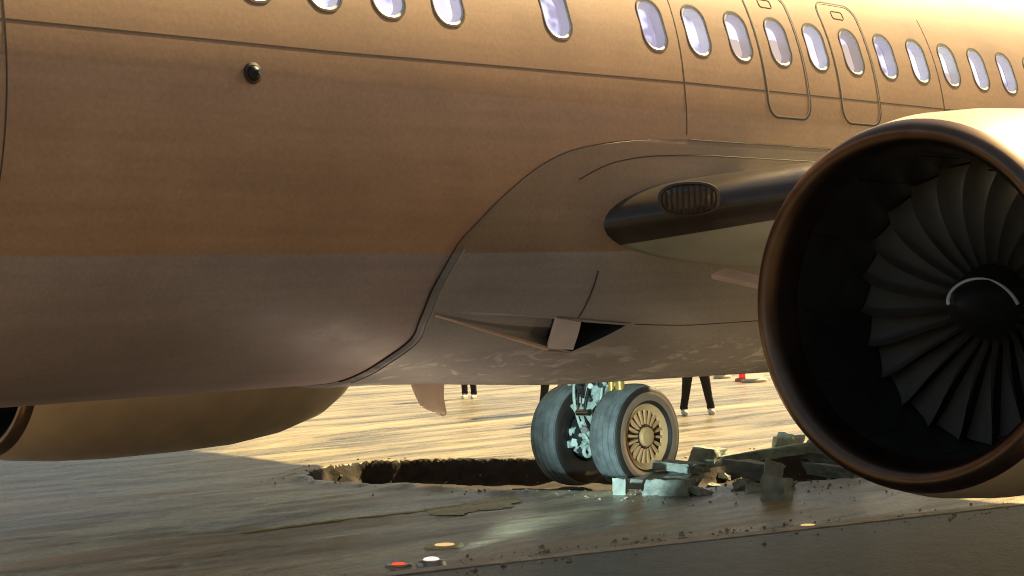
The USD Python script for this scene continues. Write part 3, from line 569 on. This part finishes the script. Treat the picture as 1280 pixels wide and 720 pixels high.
# ---------------------------------------------------------------- rubble round the wheels
def chunk(sx, sy, sz, seed, rough=.038):
    b = trimesh.creation.box((sx, sy, sz)); r = np.random.default_rng(seed); b.vertices += r.normal(0, .07, b.vertices.shape)*[sx, sy, sz*.8]
    b = trimesh.convex.convex_hull(b.vertices).subdivide_to_size(.05, max_iter=8)
    d = fbm(b.vertices*11+seed*7.3, 4, seed)-.5; dirn = b.vertices/np.maximum(np.linalg.norm(b.vertices, axis=1, keepdims=True), 1e-6); b.vertices += dirn*(d*2*rough)[:, None]
    return b
def slab(name, size, at, rpy, seed, mat, label, catg='concrete slab', group='broken pavement blocks and slabs'):
    m = chunk(*size, seed); T = trimesh.transformations.euler_matrix(*rpy); m.apply_transform(T); m.apply_translation(at); o = obj(name, m, mat, None, smooth=24); tag(o, label, catg, group); return o
slab('concrete_block', (.34, .40, .30), (12.86, .74, .0), (.0, .05, .3), 3, 'broken_concrete', 'large pale green broken concrete block below the near wheel, closest to the viewer', 'concrete block')
slab('concrete_block', (.16, .13, .28), (12.66, 1.18, .02), (.12, .0, .5), 5, 'broken_concrete', 'small upright pale concrete lump left of the large block under the tyre', 'concrete block')
slab('concrete_slab', (.45, .6, .09), (13.75, 1.5, .0), (.06, -.10, .2), 8, 'concrete_grey', 'flat dark topped slab tilted against the bottom of the near wheel')
slab('concrete_slab', (.4, .3, .16), (15.35, 2.25, .10), (.1, .1, .4), 9, 'broken_concrete', 'pale bluish slab directly right of the near tyre at the hole edge')
slab('concrete_slab', (1.5, .55, .11), (15.9, 1.75, .10), (-.12, -.08, -.5), 12, 'broken_concrete', 'long mint grey slab lifted at an angle on the far rim of the hole')
slab('concrete_slab', (.55, .4, .16), (14.9, 1.25, .02), (.15, .1, .3), 14, 'concrete_grey', 'grey slab piece lying inside the hole under the long lifted slab')
slab('concrete_slab', (.7, .5, .32), (16.5, 1.35, .18), (.3, -.15, .2), 17, 'broken_concrete', 'tall upturned pale slab at the right end of the broken pavement')
slab('concrete_block', (.2, .2, .30), (12.95, -.42, .06), (.1, .2, .1), 20, 'broken_concrete', 'separate pale concrete lump right of the hole near the engine', 'concrete block')
slab('concrete_block', (.18, .16, .3), (13.75, .22, .10), (.3, .1, .7), 22, 'concrete_grey', 'narrow grey concrete stump on the near rim right of the large block', 'concrete block')
slab('concrete_slab', (.34, .5, .09), (14.0, 1.55, .13), (.05, .05, .1), 25, 'broken_concrete', 'thin pale chip of concrete wedged beside the near wheel hub')
slab('concrete_slab', (.45, .35, .1), (13.2, 2.8, -.13), (.1, .1, .4), 27, 'concrete_grey', 'thin grey chip in the dark hole between the two tyres')
slab('concrete_slab', (.8, .5, .12), (15.0, .25, .03), (.12, .1, .3), 31, 'broken_concrete', 'broad pale slab leaning at the hole edge beside the far right stump')
slab('concrete_block', (.26, .3, .2), (16.9, 2.3, .10), (.2, .3, .9), 33, 'broken_concrete', 'lone rounded concrete lump beyond the long lifted slab', 'concrete block')
rs = np.random.default_rng(77)
for k in range(34):
    t = rs.uniform(0, 1); e_pt = [(13.0, 1.0), (13.4, .2), (14.6, -.2), (16.4, .9), (15.8, 2.3), (14.6, 1.6), (13.4, .9)]; c0 = np.array(e_pt[k % 7])+rs.normal(0, .28, 2)
    z, _ = ground_h(c0[:1], c0[1:]); sz = rs.uniform(.05, .17); slab('concrete_piece', (sz, sz*rs.uniform(.6, 1), sz*rs.uniform(.25, .5)), (c0[0], c0[1], z[0]+sz*.2), rs.uniform(-.4, .4, 3)*[1, 1, 6], 100+k, 'broken_concrete',
        'small broken piece of concrete among the rubble right of the sunken wheels', 'concrete piece', 'small broken concrete pieces')
# loose stones
def stone_mesh():
    s = trimesh.creation.icosphere(1, 1.0); r = np.random.default_rng(2); s.vertices *= (1+.25*r.normal(0, 1, (len(s.vertices), 1)))*[1, .8, .6]; return s
gp = []
while len(gp) < 2400:
    a = RNG.random()
    if a < .60:
        x = RNG.uniform(6.5, 16); s_ = RNG.normal(0, .22); y = (.9+.25*math.sin(x*.8)+s_)/math.cos(R(14)) - (x*math.tan(R(14))) + 1.0*0
    elif a < .74:
        t = RNG.uniform(0, PIT.exterior.length); q = PIT.exterior.interpolate(t); x, y = q.x+RNG.normal(0, .3), q.y+RNG.normal(0, .3)
    else: x = RNG.uniform(12.2, 17.5); y = RNG.normal(1.2, 1.1)-.15*(x-13)
    gp.append((x, y))
gp = np.array(gp); gz, _ = ground_h(gp[:, 0], gp[:, 1]); sc = np.exp(RNG.normal(math.log(.007), .5, len(gp))).clip(.003, .03)
pi_ = UsdGeom.PointInstancer.Define(stage, '/World/loose_gravel'); usdkit.mesh(stage, '/World/loose_gravel/stone', stone_mesh(), M['stone'], 40)
pi_.CreatePrototypesRel().SetTargets(['/World/loose_gravel/stone']); pi_.CreateProtoIndicesAttr(Vt.IntArray([0]*len(gp)))
pi_.CreatePositionsAttr(Vt.Vec3fArray.FromNumpy(np.column_stack([gp, gz+sc*.4]).astype(np.float32))); pi_.CreateScalesAttr(Vt.Vec3fArray.FromNumpy(np.repeat(sc[:, None], 3, 1).astype(np.float32)))
qa = RNG.uniform(0, np.pi, len(gp)); pi_.CreateOrientationsAttr(Vt.QuathArray([Gf.Quath(float(math.cos(a)), 0, 0, float(math.sin(a))) for a in qa]))
tag(pi_, 'loose grey stones and crumbs scattered over the broken pavement', 'gravel', kind='stuff')

# ---------------------------------------------------------------- markings and lamps on the taxiway
def band2(p, q, w): 
    p, q = np.array(p, float), np.array(q, float); n = np.array([-(q-p)[1], (q-p)[0]]); n = n/np.linalg.norm(n)*w/2; return [p+n, q+n, q-n, p-n]
def work_lamp(x, y):
    t = thing('work_lamp', 'low cool white lamp on the ground beside the red light at the bottom edge', 'work lamp', (x, y, 0), R(26))
    obj('lamp_base', trimesh.creation.revolve([(0, 0), (.11, 0), (.10, .03), (.07, .04), (0, .04)], sections=32), 'bare_metal', t)
    obj('lamp_lens', trimesh.creation.revolve([(0, .04), (.06, .04), (.05, .052), (.025, .058), (0, .06)], sections=28), 'lamp_white', t)
    l = UsdLux.SphereLight.Define(stage, str(t.GetPath())+'/beam'); l.CreateRadiusAttr(.05); l.CreateNormalizeAttr(True); l.CreateIntensityAttr(LAMP); l.CreateColorAttr(Gf.Vec3f(.72, 1.0, .96))
    sh = UsdLux.ShapingAPI.Apply(l.GetPrim()); sh.CreateShapingConeAngleAttr(14.0); sh.CreateShapingConeSoftnessAttr(.6)
    a = np.array([math.cos(.125), 0, math.sin(.125)]); z = -a; xx_ = np.cross([0, 0, 1.0], z); xx_ /= np.linalg.norm(xx_); yy_ = np.cross(z, xx_)
    l.AddTransformOp().Set(Gf.Matrix4d(*xx_, 0, *yy_, 0, *z, 0, .13, 0, .11, 1))
    glow(t, .2, GLOW, (1.0, .80, .66))
LAMP, GLOW = 150.0, 2.2
def glow(t, z, power, col, cone=80.0):
    l = UsdLux.SphereLight.Define(stage, str(t.GetPath())+'/glow'); l.CreateRadiusAttr(.05); l.CreateNormalizeAttr(True); l.CreateIntensityAttr(power); l.CreateColorAttr(Gf.Vec3f(*col)); l.AddTransformOp().Set(Gf.Matrix4d(1, 0, 0, 0, 0, -1, 0, 0, 0, 0, -1, 0, 0, 0, z, 1))
    sh = UsdLux.ShapingAPI.Apply(l.GetPrim()); sh.CreateShapingConeAngleAttr(cone); sh.CreateShapingConeSoftnessAttr(.3)
work_lamp(8.57, -.58)
decal(band2((9.0, 2.2), (12.0, 1.88), .2), 'taxi_line', 'worn_yellow', 'faint worn yellow taxi line left of the sunken wheels', 'taxi line', step=.03, raggy=.06, seed=6)
def blob(c, rx, ry, a=0): 
    g = np.linspace(0, 2*np.pi, 24, endpoint=False); return [(c[0]+rx*math.cos(t)*math.cos(a)-ry*math.sin(t)*math.sin(a), c[1]+rx*math.cos(t)*math.sin(a)+ry*math.sin(t)*math.cos(a)) for t in g]
decal(blob((11.55, 1.80), .55, .28, .6), 'glint_patch', 'pale_yellow', 'ragged pale yellow patch painted as a bright glint on the streaked ground, nearest the hole', 'glint patch', raggy=.16, seed=8, step=.04)  # bright reflection on the ground, painted as a pale sheet
decal(blob((10.95, 1.62), .42, .22, .6), 'glint_patch', 'pale_yellow', 'small ragged painted glint just nearer than the brightest yellow patch', 'glint patch', raggy=.15, seed=13, step=.04)  # second painted reflection, smaller
def inset(x, y, rad, label, col, name):
    h, _ = ground_h(np.array([x]), np.array([y])); h = h[0]+.012
    t = thing(name, label, 'ground light', (x, y, h), 0, 'flush taxiway lights')
    rim = trimesh.creation.revolve([(rad*1.15, -.05), (rad*1.15, -.006), (rad, .002), (rad*.9, .0), (0, .0)], sections=36); obj('light_rim', rim, 'bare_metal' if col == 'inset_red' else 'pale_yellow', t)
    o = trimesh.creation.cylinder(rad*.55, .02, sections=28); o.apply_translation((0, 0, -.004)); obj('light_lens', o, col, t)
    if rad > .09: glow(t, .15, GLOW*(.7 if rad > .12 else 1.0), (1.0, .72, .42), 87.0)
inset(8.42, -.40, .085, 'small flush taxiway light glowing red at the bottom of the view', 'inset_red', 'taxiway_light')
inset(9.25, .0, .135, 'pale oval flush taxiway light on the dark foreground streaks', 'inset_warm', 'taxiway_light')
inset(11.55, -1.72, .10, 'added flush light at the pale edging under the near engine, brightening the fairing', 'inset_warm', 'taxiway_light')  # lamp added to brighten the fairing side, no known fixture here

# ---------------------------------------------------------------- people
def hull_chain(segs, edge=.035, it=8):
    def sp(p, r):
        s = trimesh.creation.icosphere(1, 1.0).vertices; return s*r+np.asarray(p)
    ms = [manifold3d.Manifold.hull_points(np.vstack([sp(a, ra), sp(b, rb)]).astype(np.float32)) for a, ra, b, rb in segs]
    m = manifold3d.Manifold.batch_boolean(ms, manifold3d.OpType.Add).refine_to_length(edge).to_mesh(); t = trimesh.Trimesh(m.vert_properties[:, :3], m.tri_verts, process=True)
    trimesh.smoothing.filter_taubin(t, iterations=it); return t
def person(loc, rz, label, feet, knees, top, arms, vest=None, shoe='shoe_white'):
    """feet, knees: (left, right) offsets (x, y) of the ankles and knees; the figure faces +x"""
    p = thing('person', label, 'person', loc, rz, 'people standing behind the aircraft'); L3 = lambda a: np.array(a, float)
    hip = [L3((0, .09, .92)), L3((0, -.09, .92))]; kn = [L3((*knees[0], .49)), L3((*knees[1], .49))]; an = [L3((*feet[0], .085)), L3((*feet[1], .085))]
    sh = [L3((0, .19, 1.43)), L3((0, -.19, 1.43))]; neck, head = L3((.01, 0, 1.52)), L3((.03, 0, 1.645))
    segs = [(hip[0], .10, hip[1], .10), ((0, 0, .95), .12, (0, 0, 1.15), .115), ((0, 0, 1.15), .115, (0, 0, 1.36), .13), ((0, .12, 1.38), .085, (0, -.12, 1.38), .085), ((0, 0, 1.42), .06, neck, .052), (neck, .052, head, .085),
            (head, .092, head+[0, 0, .05], .088), (head+[.02, 0, -.06], .058, head+[.05, 0, -.075], .04), (head+[.085, 0, -.005], .017, head+[.10, 0, -.02], .013)]
    for s in (0, 1):
        segs += [(hip[s], .088, kn[s], .056), (kn[s], .056, an[s], .038), (an[s]-[.03, 0, .03], .038, an[s]+[.13, 0, -.05], .03), (head+[0, (.088, -.088)[s], -.01], .022, head+[-.01, (.094, -.094)[s], .02], .02)]
        el, wr = map(L3, arms[s]); segs += [(sh[s], .055, el, .042), (el, .042, wr, .029)]
    body = hull_chain(segs); hands = []
    for s in (0, 1):
        el, wr = map(L3, arms[s]); d = (wr-el)/np.linalg.norm(wr-el); side = np.cross(d, [0, 1, 0]); side = side/max(np.linalg.norm(side), 1e-6); wdt = np.cross(d, side); pal = wr+d*.075
        hs = [(wr, .026, pal, .03), (wr+d*.04+side*.02, .022, pal+side*.03, .018), (wr+d*.04-side*.02, .022, pal-side*.03, .018)]
        for k, ln in enumerate((.062, .075, .07, .055)):
            b = pal+side*(-.03+.02*k); m1 = b+d*ln*.55; hs += [(b, .0095, m1, .009), (m1, .009, m1+d*ln*.45+wdt*(.02 if s else -.02), .0075)]
        t0 = wr+d*.03+side*.03; hs += [(t0, .013, t0+d*.035+side*.025, .011), (t0+d*.035+side*.025, .011, t0+d*.065+side*.03, .009)]
        hands.append(hull_chain(hs, .012, 4))
    obj('body', cat(body, *hands), 'skin', p, smooth=True)
    tr = [(hip[0]+[0, 0, .03], .122, hip[1]+[0, 0, .03], .122), ((0, 0, .95), .135, (0, 0, 1.02), .13)]
    for s in (0, 1):
        m_ = (kn[s]+an[s])/2; tr += [(hip[s], .112, kn[s], .077), (kn[s], .077, m_, .066), (m_, .066, an[s]+[0, 0, .06], .062), (an[s]+[0, 0, .06], .063, an[s]+[.0, 0, .03], .066)]
    obj('trousers', hull_chain(tr, .03, 6), 'trousers_black', p, smooth=True)
    tp = [((0, 0, .98), .14, (0, 0, 1.18), .135), ((0, 0, 1.18), .135, (0, 0, 1.36), .15), ((0, .13, 1.39), .10, (0, -.13, 1.39), .10), ((0, 0, 1.44), .075, (.005, 0, 1.47), .068)]
    for s in (0, 1):
        el, wr = map(L3, arms[s]); tp += [(sh[s], .075, el, .06), (el, .06, wr-(wr-el)*.08, .045)]
    obj('jacket', hull_chain(tp, .035, 8), top, p, smooth=True)
    if vest: obj('vest', hull_chain([((0, 0, 1.02), .155, (0, 0, 1.18), .15), ((0, 0, 1.18), .15, (0, 0, 1.36), .165), ((0, .12, 1.385), .108, (0, -.12, 1.385), .108)], .04, 6), vest, p, smooth=True)
    obj('hair', hull_chain([(head+[-.015, 0, .055], .095, head+[-.03, 0, .0], .093), (head+[.02, 0, .085], .07, head+[-.02, 0, .07], .085)], .025, 5), 'hair', p, smooth=True)
    for s in (1, -1):
        e = trimesh.creation.icosphere(2, .012); e.apply_translation(head+[.083, .032*s, .012]); obj('eye', e, 'eye', p, smooth=True)
    mo = trimesh.creation.box((.012, .045, .008)); mo.apply_translation(head+[.092, 0, -.055]); obj('mouth', mo, 'seam_dark', p)
    for s in (0, 1):
        a = an[s]; sole = hull_chain([(a+[-.06, 0, -.045], .042, a+[.06, 0, -.045], .045), (a+[.06, 0, -.045], .045, a+[.15, 0, -.055], .036), (a+[-.035, 0, -.0], .05, a+[.03, 0, -.02], .048)], .02, 5)
        sole.vertices[:, 2] = np.maximum(sole.vertices[:, 2], 0.0); obj('shoe', sole, shoe, p, smooth=True)
REL = [((.02, .27, 1.16), (.12, .25, .93)), ((.02, -.27, 1.16), (.12, -.25, .93))]
person((22.03, 7.68, 0), R(-128), 'standing person in dark trousers and white shoes, legs apart, right of the near wheel', ((.0, -.2), (.05, .22))[::-1], ((.03, .16), (.0, -.14)), 'jacket_navy', REL)
person((24.75, 15.6, 0), R(-150), 'distant person in black trousers and white shoes seen between the aerial and the wheels', ((.12, .13), (-.1, -.12)), ((.1, .1), (.0, -.1)), 'jacket_navy', REL)
person((21.9, 10.62, 0), R(-140), 'person in dark trousers hidden behind the left tyre of the landing gear', ((.0, .2), (.0, -.2)), ((.02, .14), (.02, -.14)), 'shirt_white', REL, vest='vest_yellow')
person((20.7, 8.55, 0), R(-100), 'person in dark clothes hidden behind the near tyre of the landing gear', ((.0, .13), (.0, -.13)), ((.02, .1), (.02, -.1)), 'jacket_navy', REL, shoe='trousers_black')

# ---------------------------------------------------------------- striped cone and warning lamps on the apron behind
c = thing('safety_cone', 'orange and yellow striped safety cone standing behind the two tyres', 'safety cone', (20.3, 8.9, 0))
obj('cone_base', box(.46, .46, .04, at=(0, 0, .02)), 'hose_black', c, smooth=False)
for k in range(5):
    z0, z1 = .04+.19*k, .04+.19*(k+1); r0, r1 = .19-.15*z0/1.0, .19-.15*z1/1.0
    obj('cone_band', trimesh.creation.revolve([(0, z0), (r0, z0), (r1, z1), (0, z1)], sections=28), ('cone_orange', 'cone_yellow')[k % 2], c, smooth=30)
def beacon(x, y, z, label, w, lens, body):
    t = thing('warning_lamp', label, 'warning lamp', (x, y, z), 0, 'warning lamps far behind')
    obj('lamp_base', trimesh.creation.revolve([(0, 0), (w*.7, 0), (w*.7, .05), (w*.5, .08), (0, .08)], sections=24), body, t, smooth=30)
    obj('lamp_dome', trimesh.creation.revolve([(0, .08), (w*.48, .08), (w*.5, .16), (w*.42, .24), (w*.2, .29), (0, .30)], sections=24), lens, t, smooth=40)
beacon(31.2, 13.5, 0, 'red warning lamp glowing on the ground far behind, right of the standing person', .42, 'lamp_red', 'cone_orange')
beacon(30.75, 13.0, 0, 'pale yellow warning lamp beside the red lamp far behind the belly', .4, 'lamp_yellow', 'lamp_body')
beacon(32.1, 14.9, 0, 'small pale yellow lamp on the ground just right of the standing person', .3, 'lamp_yellow', 'lamp_body')
